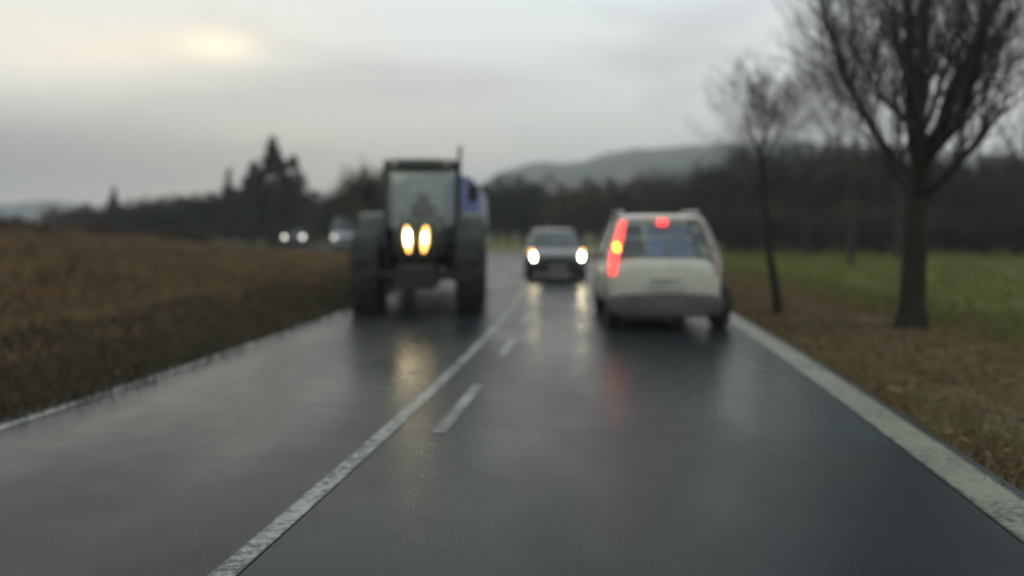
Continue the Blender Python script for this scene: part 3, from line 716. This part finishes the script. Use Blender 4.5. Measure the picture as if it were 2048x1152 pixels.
def car(name, label, cat, p, group=None):
    """forward = +Y; p: stations, greenhouse and fittings"""
    t = thing(name, label, cat, group=group); paint = p['paint']
    body = MB().loft([ring(w_, a_, b_, y_) for (y_, w_, a_, b_) in p['body']]).build('body', paint, t)
    r = p['wr']; cut = MB()
    for yy in p['axles']: cut.lathe_x([(-1.3, 0.001), (-1.3, r*1.16), (1.3, r*1.16), (1.3, .001)], 28, cy=yy, cz=r, closed=False)
    # two cutters per axle end leave the middle of the floor
    cut = MB()
    for yy in p['axles']:
        for sx in (-1, 1):
            xs = (sx*1.4, sx*(p['track']-.17)); k0 = len(cut.v); cut.tube([(xs[0], yy, r), (xs[1], yy, r)], r*1.17, 28)
    c_ = cut.build('cutter', paint); c_.location = (0,0,0); boolean_cut(body, c_)
    body.data.materials.clear(); body.data.materials.append(M[paint])
    body.data.polygons.foreach_set('use_smooth', [True]*len(body.data.polygons)); body.data.set_sharp_from_angle(angle=R(35))
    wi = MB()                                           # dark wheel housings
    for yy in p['axles']: wi.box(-p['track']+.19, p['track']-.19, yy-r*.9, yy+r*.9, .18, r*1.9)
    wi = MB(); ya, yb_ = p['axles']; k_ = p['track']-.19; z1_ = r*1.9
    wi.loft([[(-w2,y2,.18),(w2,y2,.18),(w2,y2,z2),(-w2,y2,z2)] for (y2,w2,z2) in ((ya-r*.9,k_,z1_),(ya+r*.9,k_,z1_),(ya+r,.4,.4),(yb_-r,.4,.4),(yb_-r*.9,k_,z1_),(yb_+r*.9,k_,z1_))])
    wi.build('underbody', 'black_plastic', t)
    for i, yy in enumerate(p['axles']):
        for sx in (-1, 1):
            xx = sx*p['track']
            if i == 0 and sx == 1 and 'rr_out' in p: xx = p['rr_out']
            wheel(t, xx, yy, r, p['ww'] if not (i == 0 and sx == 1 and 'rr_out' in p) else .25, sx, steer=p.get('steer', 0) if i == 1 else 0)
    g_ = p['gh']; H_ = g_['H']; zb = g_['belt']
    B = lambda sx, fr: Vector((sx*g_['wb'], g_['bf'] if fr else g_['br'], zb)); T = lambda sx, fr: Vector((sx*g_['wr'], g_['rf'] if fr else g_['rr'], H_-.05))
    ymid_b = g_.get('mid', (g_['bf']+g_['br'])/2); 
    # roof
    rf = MB(); ny = 9; rings_ = []
    for k in range(ny):
        u = k/(ny-1); yy = g_['rr']-.05+(g_['rf']-g_['rr']+.10)*u; s_ = math.sin(math.pi*min(max(u, .0), 1)); wv = (g_['wr']+.035)*(.95+.05*s_**.5)
        zz = H_-.05+.05*s_**.5
        rings_.append([(math.cos(a_)*wv if abs(math.cos(a_)) < .98 else math.copysign(wv, math.cos(a_)), yy, zz-.035+.035*math.sin(a_)*(1 if math.sin(a_) > 0 else .6)) for a_ in [2*math.pi*(q+.5)/20 for q in range(20)]])
    rings_ = [[(math.copysign(abs(x_/max(1e-6, g_['wr']))**.55, x_)*g_['wr']*1.02, y_, z_) for (x_, y_, z_) in rg_] for rg_ in rings_]
    rf.loft(rings_).build('roof', paint, t)
    zc = Vector((0,0,-.03))
    def pillar(a_, b_, wx, wy, m):
        mb = MB(); mb.hexa([a_+Vector((-wx,-wy,-.04)), a_+Vector((wx,-wy,-.04)), a_+Vector((wx,wy,-.04)), a_+Vector((-wx,wy,-.04)), b_+Vector((-wx,-wy,0)), b_+Vector((wx,-wy,0)), b_+Vector((wx,wy,0)), b_+Vector((-wx,wy,0))])
        return mb.build('pillar', m, t, bevel=.012)
    for sx in (-1, 1):
        pillar(B(sx, True)-Vector((sx*.03, .0, 0)), T(sx, True)-Vector((sx*.03, 0, 0)), .03, .035, paint)
        pillar(B(sx, False)-Vector((sx*.04, -.05, 0)), T(sx, False)-Vector((sx*.04, -.03, 0)), .04, g_.get('dp', .07), paint)
        pm = Vector((sx*(g_['wb']-.025), ymid_b, zb)); pt = Vector((sx*(g_['wr']-.025), ymid_b-.03, H_-.05)); pillar(pm, pt, .022, .045, 'black_plastic')
        for (y0_, y1_, z0_, z1_) in ((g_['br']+.12, ymid_b-.05, g_['rr']+.10, ymid_b-.08), (ymid_b+.05, g_['bf']-.05, ymid_b+.02, g_['rf']-.04)):
            wb_, wr_ = sx*(g_['wb']-.012), sx*(g_['wr']-.012)
            MB().pane((wb_, y0_, zb), (wb_, y1_, zb), (wr_, z1_, H_-.06), (wr_, z0_, H_-.06), (sx*.02, 0, 0)).build('side_window', 'dark_glass' if p.get('dark') else 'car_glass', t)
    MB().pane(B(-1, True), B(1, True), T(1, True), T(-1, True), (0, .07, .02)).build('windscreen', 'dark_glass' if p.get('dark') else 'car_glass', t)
    MB().pane(B(-1, False)+Vector((.07,-.01,.04)), B(1, False)+Vector((-.07,-.01,.04)), T(1, False)+Vector((-.06,-.01,-.03)), T(-1, False)+Vector((.06,-.01,-.03)), (0, -.05, 0)).build('rear_window', 'car_glass' if not p.get('dark') else 'dark_glass', t)
    for sx in (-1, 1):                                   # door mirrors
        mb = MB(); y_ = g_['bf']-.35; x_ = sx*(g_['wb']+.02)
        mb.hexa([(x_, y_-.05, zb), (x_+sx*.17, y_-.06, zb+.0), (x_+sx*.17, y_+.06, zb), (x_, y_+.05, zb), (x_, y_-.05, zb+.10), (x_+sx*.17, y_-.06, zb+.13), (x_+sx*.17, y_+.03, zb+.13), (x_, y_+.05, zb+.10)])
        mb.build('door_mirror', paint, t, bevel=.02)
    return t, body

# --- silver people carrier, seen from behind
SX, SY = gp(1322, 12.75), 12.75
Pm = dict(paint='silver_paint', wr=.31, ww=.20, track=.70, axles=(-1.30, 1.25), rr_out=.895,
  body=[(-1.99,.66,.40,.92),(-1.975,.76,.34,1.00),(-1.92,.815,.29,1.055),(-1.75,.84,.25,1.075),(-1.0,.845,.22,1.08),(0,.845,.22,1.06),(.9,.84,.22,1.03),(1.35,.82,.24,.97),(1.75,.78,.27,.86),(1.93,.70,.32,.74),(1.97,.58,.38,.66)],
  gh=dict(H=1.71, belt=1.04, wb=.80, wr=.585, br=-1.90, bf=1.15, rr=-1.66, rf=.35, dp=.08))
sil, sb = car('silver_car', 'beige silver people carrier braking in the right lane with one indicator glowing', 'car', Pm)
hx = lambda z_, sx: sx*np.interp(z_, [.7,1.04,1.35,1.6], [.765,.745,.655,.585]); hy = lambda z_: np.interp(z_, [.7,1.04,1.66], [-1.985,-1.955,-1.74])
for sx in (-1, 1):
    mb = MB()
    zs = np.linspace(.82, 1.60, 10)
    for (za, zb_) in zip(zs[:-1], zs[1:]):
        pass
    rings_ = []
    for z_ in zs:
        hw_ = .062*(.6+.4*math.sin(math.pi*(z_-.72)/.9)); x_ = hx(z_, sx); y_ = hy(z_)
        rings_.append([(x_-hw_, y_-.015, z_), (x_, y_-.04, z_), (x_+hw_, y_-.015, z_), (x_+hw_, y_+.06, z_), (x_, y_+.06, z_), (x_-hw_, y_+.06, z_)])
    tl_ = mb.loft(rings_).build('tail_light', 'tail_red' if sx < 0 else 'lamp_clear', sil)
    if sx < 0: tag(tl_, 'glowing red left tail light')
    ib = MB(); x_, y_ = hx(1.20, sx), hy(1.20)
    ib.hexa([(x_-.04, y_-.05, 1.14), (x_+.045, y_-.05, 1.14), (x_+.045, y_+.0, 1.14), (x_-.04, y_+.0, 1.14), (x_-.035, y_-.048, 1.28), (x_+.04, y_-.048, 1.28), (x_+.04, y_, 1.28), (x_-.035, y_, 1.28)])
    ib.build('indicator', 'indicator_orange' if sx < 0 else 'lamp_clear', tl_, bevel=.012)
mb = MB(); mb.box(-.085, .055, -1.80, -1.74, 1.535, 1.615); mb.build('high_brake_light', 'brake_red', sil, bevel=.012)
mb = MB(); mb.loft([ring(.70,.24,.52,-2.045), ring(.80,.22,.55,-2.02), ring(.855,.20,.56,-1.9), ring(.86,.20,.54,-1.72)], cap=True).build('rear_bumper', 'bumper_grey', sil)
MB().box(-.26, .26, -2.03, -1.985, .60, .71).build('number_plate', 'plate_white', sil, bevel=.006)
MB().box(-.22, .22, -2.02, -1.97, .735, .765).build('tailgate_handle', 'chrome', sil, bevel=.008)
mb = MB(); mb.tube([(0,-1.80,1.13),(.30,-1.815,1.20),(.42,-1.79,1.30)], .009, 6); mb.build('rear_wiper', 'black_plastic', sil)
mb = MB(); mb.tube([(-.42,-1.72,.24),(-.42,-2.06,.24)], .035, 10); mb.build('exhaust_pipe', 'dark_metal', sil)
mb = MB()
for k in range(13):
    a_ = math.pi*k/12; c_, s_ = math.cos(a_), math.sin(a_)
    if k == 0: rings_ = []
    rings_.append([(.80, -1.30+.34*c_, .31+.34*s_*.92), (1.035, -1.30+.34*c_, .30+.33*s_*.92), (1.035, -1.30+.37*c_, .31+.37*s_*.92), (.80, -1.30+.40*c_, .33+.42*s_*.92)])
mb.loft(rings_).build('wheel_arch', 'black_plastic', sil)
for x_, m_ in ((-.36, 'dark_fabric'), (.02, 'blue_fabric'), (.37, 'blue_fabric')): seat(sil, x_, -1.05, .70, m_, .36)
for x_ in (-.36, .36): seat(sil, x_, .05, .70, 'grey_fabric', .46)
for x_ in (-.165, .20): MB().box(x_-.022, x_+.022, -1.22, -1.17, 1.0, 1.64).build('load_guard', 'plate_white', sil, bevel=.01)
for sx in (-1, 1): MB().tube([(sx*.56,-1.45,1.70),(sx*.56,-1.38,1.745),(sx*.56,.15,1.75),(sx*.56,.22,1.70)], .014, 8).build('roof_rail', 'chrome', sil)
sil.location = (SX+.12, SY+2.0, 0); sil.rotation_euler = (0, 0, R(-1.5))

# --- dark oncoming car
OC = dict(paint='dark_paint', wr=.31, ww=.20, track=.75, axles=(-1.32, 1.32), dark=True,
  body=[(-2.1,.6,.42,.80),(-2.05,.76,.34,.92),(-1.8,.86,.24,.98),(-1.0,.885,.22,.97),(0,.885,.22,.95),(.9,.885,.22,.93),(1.3,.875,.23,.90),(1.75,.84,.25,.80),(2.0,.76,.28,.72),(2.1,.62,.33,.64)],
  gh=dict(H=1.46, belt=.92, wb=.79, wr=.58, br=-1.85, bf=1.05, rr=-1.25, rf=.15, dp=.06))
onc, ob = car('dark_car', 'dark oncoming car with yellow headlights beside the centre line, right of the tractor', 'car', OC)
def head(parent, pts_c, w_, h_, y_, m, tilt=.04):
    for sx in (-1, 1):
        x0, z0 = pts_c; x_ = sx*x0
        mb = MB(); rings_ = []
        for (yy, sc_) in ((y_-.14, 1.0), (y_, 1.0), (y_+.03, .8), (y_+.045, .45)):
            rings_.append([(x_+sx*tilt*math.sin(a_)*sc_+math.cos(a_)*w_*sc_, yy-abs(.10*(math.cos(a_)*sx > 0)*math.cos(a_)), z0+math.sin(a_)*h_*sc_) for a_ in [2*math.pi*q/14 for q in range(14)]])
        hl = mb.loft(rings_).build('headlight', m, parent)
        if m == 'amber_lens':
            bb_ = MB(); bb_.loft([[(x_+math.cos(a_)*w_*.5*k_, yy, z0-.02+math.sin(a_)*h_*.55*k_) for a_ in [2*math.pi*q/12 for q in range(12)]] for (yy, k_) in ((y_+.01, 1), (y_+.055, 1), (y_+.07, .6))]); bb_.build('bulb', 'headlight_core', hl)
head(onc, (.68, .70), .070, .19, 2.00, 'amber_lens', .05)
MB().box(-.42, .42, 2.06, 2.13, .42, .56).build('grille', 'black_plastic', onc, bevel=.02)
MB().box(-.26, .26, 2.10, 2.145, .33, .43).build('number_plate', 'plate_white', onc, bevel=.006)
mb = MB(); mb.loft([ring(.86,.19,.36,1.75), ring(.85,.19,.37,2.0), ring(.74,.20,.36,2.14), ring(.6,.22,.34,2.16)]).build('front_bumper', 'black_plastic', onc)
for x_ in (-.36, .36): seat(onc, x_, -.15, .50, 'dark_fabric')
MB().box(-.72, .72, .62, .98, .86, .97).build('dashboard', 'black_plastic', onc, bevel=.03)
onc.location = (gp(1113, 25), 25+2.1, 0); onc.rotation_euler = (0, 0, R(180+1.0))
far = copy_tree(onc); far.name = 'dark_car'; far['label'] = 'small distant dark car with white headlights on the bend, farthest left of the traffic'
x_, y_, hd_ = at_road(69, -1.4)
far.location = (gp(583, 70), 71.5, 0); far.rotation_euler = (0, 0, math.pi+R(8))
for ch in far.children:
    if ch.name.startswith('headlight'):
        for b_ in ch.children: bpy.data.objects.remove(b_)
        ch.data = ch.data.copy(); ch.data.materials.clear(); ch.data.materials.append(M['headlight_far'])

# --- pale van on the bend
VN = dict(paint='white_paint', wr=.33, ww=.21, track=.78, axles=(-1.6, 1.5),
  body=[(-2.4,.86,.34,1.20),(-2.36,.92,.28,1.26),(-1.5,.95,.26,1.28),(0,.95,.26,1.28),(1.2,.95,.26,1.24),(1.7,.93,.27,1.12),(2.2,.86,.29,.98),(2.36,.74,.33,.86)],
  gh=dict(H=2.15, belt=1.22, wb=.90, wr=.78, br=-2.36, bf=1.55, rr=-2.25, rf=.80, dp=.06, mid=.2))
van, vb = car('white_van', 'pale grey white van on the bend, just left of the tractor wheel', 'van', VN)
head(van, (.72, .80), .10, .10, 2.30, 'headlight_far')
MB().box(-.5, .5, 2.30, 2.38, .55, .80).build('grille', 'black_plastic', van, bevel=.02)
MB().box(-.26, .26, 2.36, 2.40, .40, .50).build('number_plate', 'plate_white', van, bevel=.006)
MB().box(-.82, .82, .12, .18, 1.1, 2.08).build('bulkhead', 'grey_fabric', van)
for x_ in (-.45, .45): seat(van, x_, .40, .85, 'dark_fabric')
for sx in (-1, 1): MB().hexa([(sx*.905,-2.2,1.2),(sx*.915,-2.2,1.2),(sx*.915,.1,1.2),(sx*.905,.1,1.2),(sx*.795,-2.15,2.1),(sx*.805,-2.15,2.1),(sx*.805,.1,2.1),(sx*.795,.1,2.1)]).build('side_panel', 'white_paint', van)
van.location = (gp(683, 62), 64.2, 0); van.rotation_euler = (0, 0, math.pi+R(6))

# --- tractor (forward = +Y)
tr = thing('tractor', 'muddy green farm tractor with a glazed cab and yellow headlights in the left lane', 'tractor')
hood = MB().loft([ring(.30,.98,1.50,.62,24,4), ring(.37,.90,1.58,.55,24,4.5), ring(.40,.86,1.62,.30,24,4.5), ring(.42,.84,1.66,-.4,24,5), ring(.45,.84,1.72,-1.25,24,5)]).build('bonnet', 'green_paint', tr)
MB().box(-.24, .24, .60, .655, 1.0, 1.20).build('grille', 'black_plastic', tr, bevel=.015)
for sx in (-1, 1):
    mb = MB(); rings_ = []
    for (yy, sc_) in ((.52, 1.), (.645, 1.), (.665, .7)):
        rings_.append([(sx*.145+sx*.02*math.sin(a_)+math.cos(a_)*.062*sc_, yy, 1.28+math.sin(a_)*.25*sc_) for a_ in [2*math.pi*q/14 for q in range(14)]])
    hl = mb.loft(rings_).build('headlight', 'amber_lens', tr)
    k_ = .62 if sx > 0 else .36
    MB().loft([[(sx*.145+math.cos(a_)*.062*k_, yy, 1.33+math.sin(a_)*.20*k_) for a_ in [2*math.pi*q/12 for q in range(12)]] for yy in (.655, .675)]).build('bulb', 'headlight_core', hl)
mb = MB(); mb.box(-.30, .30, -1.3, .50, .42, .92); mb.box(-.22, .22, .3, .72, .50, .86); mb.build('chassis', 'dark_metal', tr, bevel=.03)
mb = MB()
for k in range(8): mb.box(-.34+.085*k+.006, -.34+.085*(k+1)-.006, .70, 1.0, .46, .84)
mb.build('front_weight', 'dark_metal', tr, bevel=.012)
MB().box(-.62, -.40, .84, .88, .44, .62).build('number_plate', 'plate_white', tr, bevel=.008)
MB().tube([(-.62,.86,.50),(-.30,.80,.55)], .02, 8).build('plate_bracket', 'dark_metal', tr)
mb = MB(); mb.tube([(-.95,0,.66),(-.3,0,.60),(.3,0,.60),(.95,0,.66)], [.09,.11,.11,.09], 10); mb.build('front_axle', 'dark_metal', tr)
for sx in (-1, 1):
    wheel(tr, sx*.90, 0, .66, .46, sx, 'tractor_rim', 6, 18)
    wheel(tr, sx*1.01, -2.45, .86, .54, sx, 'tractor_rim', 8, 20)
    mb = MB(); rings_ = []
    for k in range(11):                                 # front mudguards
        a_ = R(20+14*k); rings_.append([(sx*.68, .72*math.cos(a_), .66+.74*math.sin(a_)), (sx*1.12, .70*math.cos(a_), .66+.72*math.sin(a_)), (sx*1.12, .72*math.cos(a_), .66+.745*math.sin(a_)), (sx*.68, .74*math.cos(a_), .66+.765*math.sin(a_))])
    mb.loft(rings_).build('front_mudguard', 'black_plastic', tr)
    mb = MB(); rings_ = []
    for k in range(12):
        a_ = R(15+13*k); rings_.append([(sx*.70, -2.45+.93*math.cos(a_), .86+.93*math.sin(a_)), (sx*1.25, -2.45+.90*math.cos(a_), .86+.90*math.sin(a_)), (sx*1.26, -2.45+.93*math.cos(a_), .86+.94*math.sin(a_)), (sx*.70, -2.45+.96*math.cos(a_), .86+.97*math.sin(a_))])
    mb.loft(rings_).build('rear_mudguard', 'green_paint', tr)
    mb = MB()                                           # cab step and tank
    mb.box(sx*.48, sx*.80, -1.75, -1.05, .50, 1.0); mb.build('fuel_tank', 'black_plastic', tr, bevel=.05)
mb = MB(); mb.tube([(-.9,-2.45,.86),(.9,-2.45,.86)], .14, 12); mb.box(-.35,.35,-2.9,-1.3,.6,1.15); mb.build('rear_axle', 'dark_metal', tr, bevel=.02)
cz0, cz1 = 1.15, 2.66
cc = lambda sx, fr, top: Vector((sx*(.70 if top else .66), (-1.30 if fr else -2.85) if not top else (-1.42 if fr else -2.80), cz1 if top else cz0))
for sx in (-1, 1):
    for fr in (True, False):
        a_, b_ = cc(sx, fr, False), cc(sx, fr, True); MB().tube([a_, (a_+b_)/2+Vector((0,.03 if fr else -.02,0)), b_], .038, 8).build('cab_pillar', 'black_plastic', tr)
    a_ = Vector((sx*.67, -2.1, cz0)); MB().tube([a_, a_+Vector((sx*.03, 0, cz1-cz0))], .03, 8).build('cab_pillar', 'black_plastic', tr)
    MB().pane(cc(sx, False, False), cc(sx, True, False), cc(sx, True, True), cc(sx, False, True), (sx*.03,0,0)).build('side_window', 'cab_glass', tr)
MB().pane(cc(-1, True, False)+Vector((0,0,.35)), cc(1, True, False)+Vector((0,0,.35)), cc(1, True, True), cc(-1, True, True), (0,.06,0)).build('windscreen', 'cab_glass', tr)
MB().pane(cc(-1, False, False)+Vector((0,0,.3)), cc(1, False, False)+Vector((0,0,.3)), cc(1, False, True), cc(-1, False, True), (0,-.04,0)).build('rear_window', 'cab_glass', tr)
mb = MB(); mb.box(-.66, .66, -2.84, -1.31, 1.08, 1.22); mb.build('cab_floor', 'black_plastic', tr, bevel=.02)
mb = MB(); mb.box(-.40, .40, -1.44, -1.27, 1.15, 1.72); mb.build('dashboard', 'black_plastic', tr, bevel=.03)
MB().loft([ring(.66,cz1-.02,cz1+.12,-2.95,24,5), ring(.74,cz1-.03,cz1+.17,-2.85,24,5), ring(.76,cz1-.03,cz1+.19,-2.1,24,5), ring(.74,cz1-.03,cz1+.17,-1.35,24,5), ring(.66,cz1,cz1+.12,-1.22,24,5)]).build('cab_roof', 'green_paint', tr)
st = seat(tr, 0, -2.35, 1.35, 'dark_fabric', .5); MB().box(-.15,.15,-2.4,-2.05,1.2,1.36).build('seat_base', 'dark_metal', tr, bevel=.02)
mb = MB(); mb.tube([(.0+.2*math.cos(2*math.pi*k/20), -1.68+.06*math.sin(2*math.pi*k/20), 1.80+.19*math.sin(2*math.pi*k/20)) for k in range(21)], .016, 6, cap=False); mb.tube([(0,-1.68,1.80),(0,-1.45,1.60)], .03, 8); mb.tube([(-.19,-1.68,1.8),(.19,-1.68,1.8)], .012, 6); mb.build('steering_wheel', 'black_plastic', tr)
mb = MB(); mb.tube([(-.60,-1.20,1.2),(-.62,-1.20,1.5),(-.72,-1.22,1.7),(-.745,-1.22,2.95),(-.76,-1.16,3.05)], [.05,.05,.036,.034,.034], 10); mb.build('exhaust_pipe', 'dark_metal', tr)
for sx in (-1, 1):
    mb = MB(); mb.tube([(sx*.70,-1.40,2.35),(sx*.98,-1.28,2.38),(sx*1.0,-1.28,2.1)], .014, 8); ar = mb.build('mirror_arm', 'black_plastic', tr)
    MB().box(sx*1.0-.10, sx*1.0+.10, -1.31, -1.26, 2.0, 2.32).build('mirror', 'black_plastic', ar, bevel=.02)
    MB().box(sx*.5-.07, sx*.5+.07, -1.26, -1.19, cz1+.02, cz1+.12).build('work_light', 'lamp_clear', tr, bevel=.015)
mb = MB(); mb.tube([(.10,-2.2,cz1+.17),(.10,-2.2,cz1+.24)], .05, 12); mb.build('beacon', 'lamp_clear', tr)
tr.location = (-1.67, 15.75, 0); tr.rotation_euler = (0, 0, math.pi+R(3.6))

# --- trailer behind the tractor
tl_ = thing('farm_trailer', 'farm trailer with a blue and pale sheet over its load, towed behind the tractor', 'trailer')
mb = MB(); mb.box(-.10,.10,-1.2,1.45,.55,.68); mb.tube([(-.5,-.2,.62),(0,1.4,.55)], .05, 8); mb.tube([(.5,-.2,.62),(0,1.4,.55)], .05, 8); mb.build('drawbar', 'dark_metal', tl_)
mb = MB(); mb.box(-1.15,1.15,-5.0,-.1,.80,.98); mb.build('bed', 'dark_metal', tl_, bevel=.02)
for sx in (-1, 1): MB().box(sx*1.13-.025, sx*1.13+.025, -5.0, -.1, .985, 1.75).build('side_board', 'green_paint', tl_, bevel=.01)
MB().box(-1.10, 1.10, -.15, -.10, .985, 1.80).build('front_board', 'green_paint', tl_, bevel=.01)
MB().box(-1.10, 1.10, -4.98, -4.93, .985, 1.75).build('tail_board', 'green_paint', tl_, bevel=.01)
def arch(y_, w_, top, z0=1.55, n=13, lump=0):
    return [(w_*math.cos(math.pi*k/(n-1))*(1 if 0 < k < n-1 else 1.0), y_, z0+(top-z0)*max(0, math.sin(math.pi*k/(n-1)))**.38+lump*math.sin(k*2.1+y_*3)) for k in range(n)]
mb = MB(); mb.loft([arch(y_, 1.17, 2.78+.05*math.sin(y_*4), lump=.015) for y_ in (-.06,-.5,-1.3,-2.1,-2.9,-3.7,-4.4,-5.02)]); cv = mb.build('cover_sheet', 'pale_tarp', tl_)
mb = MB(); mb.loft([[( x_-.62, y_, z_) for (x_, y_, z_) in arch(y_, .42, 2.72, 1.6)] for y_ in (.0,-.05)]); mb.build('sheet_flap', 'blue_tarp', cv)
for yy in (-2.1, -3.1):
    for sx in (-1, 1): wheel(tl_, sx*.92, yy, .42, .30, sx, 'rim_metal', 6)
mb = MB(); mb.tube([(-.9,-2.1,.42),(.9,-2.1,.42)], .05, 8); mb.tube([(-.9,-3.1,.42),(.9,-3.1,.42)], .05, 8); mb.build('axle', 'dark_metal', tl_)
tl_.location = (-1.80, 20.9, 0); tl_.rotation_euler = (0, 0, math.pi+R(1.0))

# ------------------------------------------------------------------ far buildings
def house(name, label, X, Y, w_, d_, hw_, hr_, wall, lit=False, rz=0):
    t = thing(name, label, 'house', (X, Y, 0), rz); x_ = w_/2
    mb = MB(); mb.add([(-x_,0,-.3),(x_,0,-.3),(x_,d_,-.3),(-x_,d_,-.3),(-x_,0,hw_),(x_,0,hw_),(x_,d_,hw_),(-x_,d_,hw_),(0,0,hr_),(0,d_,hr_)],
        [(0,1,5,8,4),(2,3,7,9,6),(1,2,6,5),(3,0,4,7),(0,3,2,1)]); mb.build('wall', wall, t, smooth=False)
    rf = MB()
    for sx in (-1, 1):
        a_ = Vector((sx*(x_+.3), -.3, hw_-.12)); b_ = Vector((0, -.3, hr_+.12)); e_ = Vector((0, d_+.6, 0)); u_ = Vector((0,0,.16))
        rf.hexa([a_, b_, b_+e_, a_+e_, a_+u_, b_+u_, b_+e_+u_, a_+e_+u_])
    r_ = rf.build('roof', 'roof_tile', t, smooth=False); MB().box(-.35, .35, d_*.6, d_*.6+.6, hr_-.6, hr_+1.0).build('chimney', wall, r_, smooth=False)
    k = 0
    for zz in (1.0, hw_*.58+.3):
        for sx in (-1, 1):
            xx = sx*w_*.24; fr_ = MB().box(xx-.5, xx+.5, -.06, .02, zz, zz+1.3).build('window', 'white_paint', t)
            MB().box(xx-.42, xx+.42, -.09, -.055, zz+.08, zz+1.22).build('pane', 'lit_window' if (lit and k == 3) else 'window_dark', fr_); k += 1
    return t
house('pale_house', 'tall pale gabled house with one lit window, in the gap between the far trees', gp(1100, 105), 105, 3.6, 8, 5.6, 7.6, 'house_wall', True)
b_ = house('red_barn', 'small pinkish red gabled house at the far left beyond the scrub', gp(148, 125), 125, 2.6, 3, 2.6, 3.7, 'barn_wall')

# ------------------------------------------------------------------ haze
hm = bpy.data.materials.new('haze'); hm.use_nodes = True; t = NT(hm.node_tree); t.n.clear()
pv = t.new('ShaderNodeVolumePrincipled'); pv.inputs['Density'].default_value = .0008; pv.inputs['Color'].default_value = (.86,.89,.92,1); pv.inputs['Anisotropy'].default_value = 0
o_ = t.new('ShaderNodeOutputMaterial'); t.l.new(pv.outputs[0], o_.inputs['Volume'])
hb = MB().box(-1450, 1450, -60, 1450, -5, 82).build('haze', hm, smooth=False); tag(hb, 'thin damp grey haze filling the air over the road', 'haze', kind='stuff')
for o in list(bpy.data.objects):
    if o.parent is None and o.type in {'MESH', 'EMPTY'} and 'group' in o and not o['group']: del o['group']
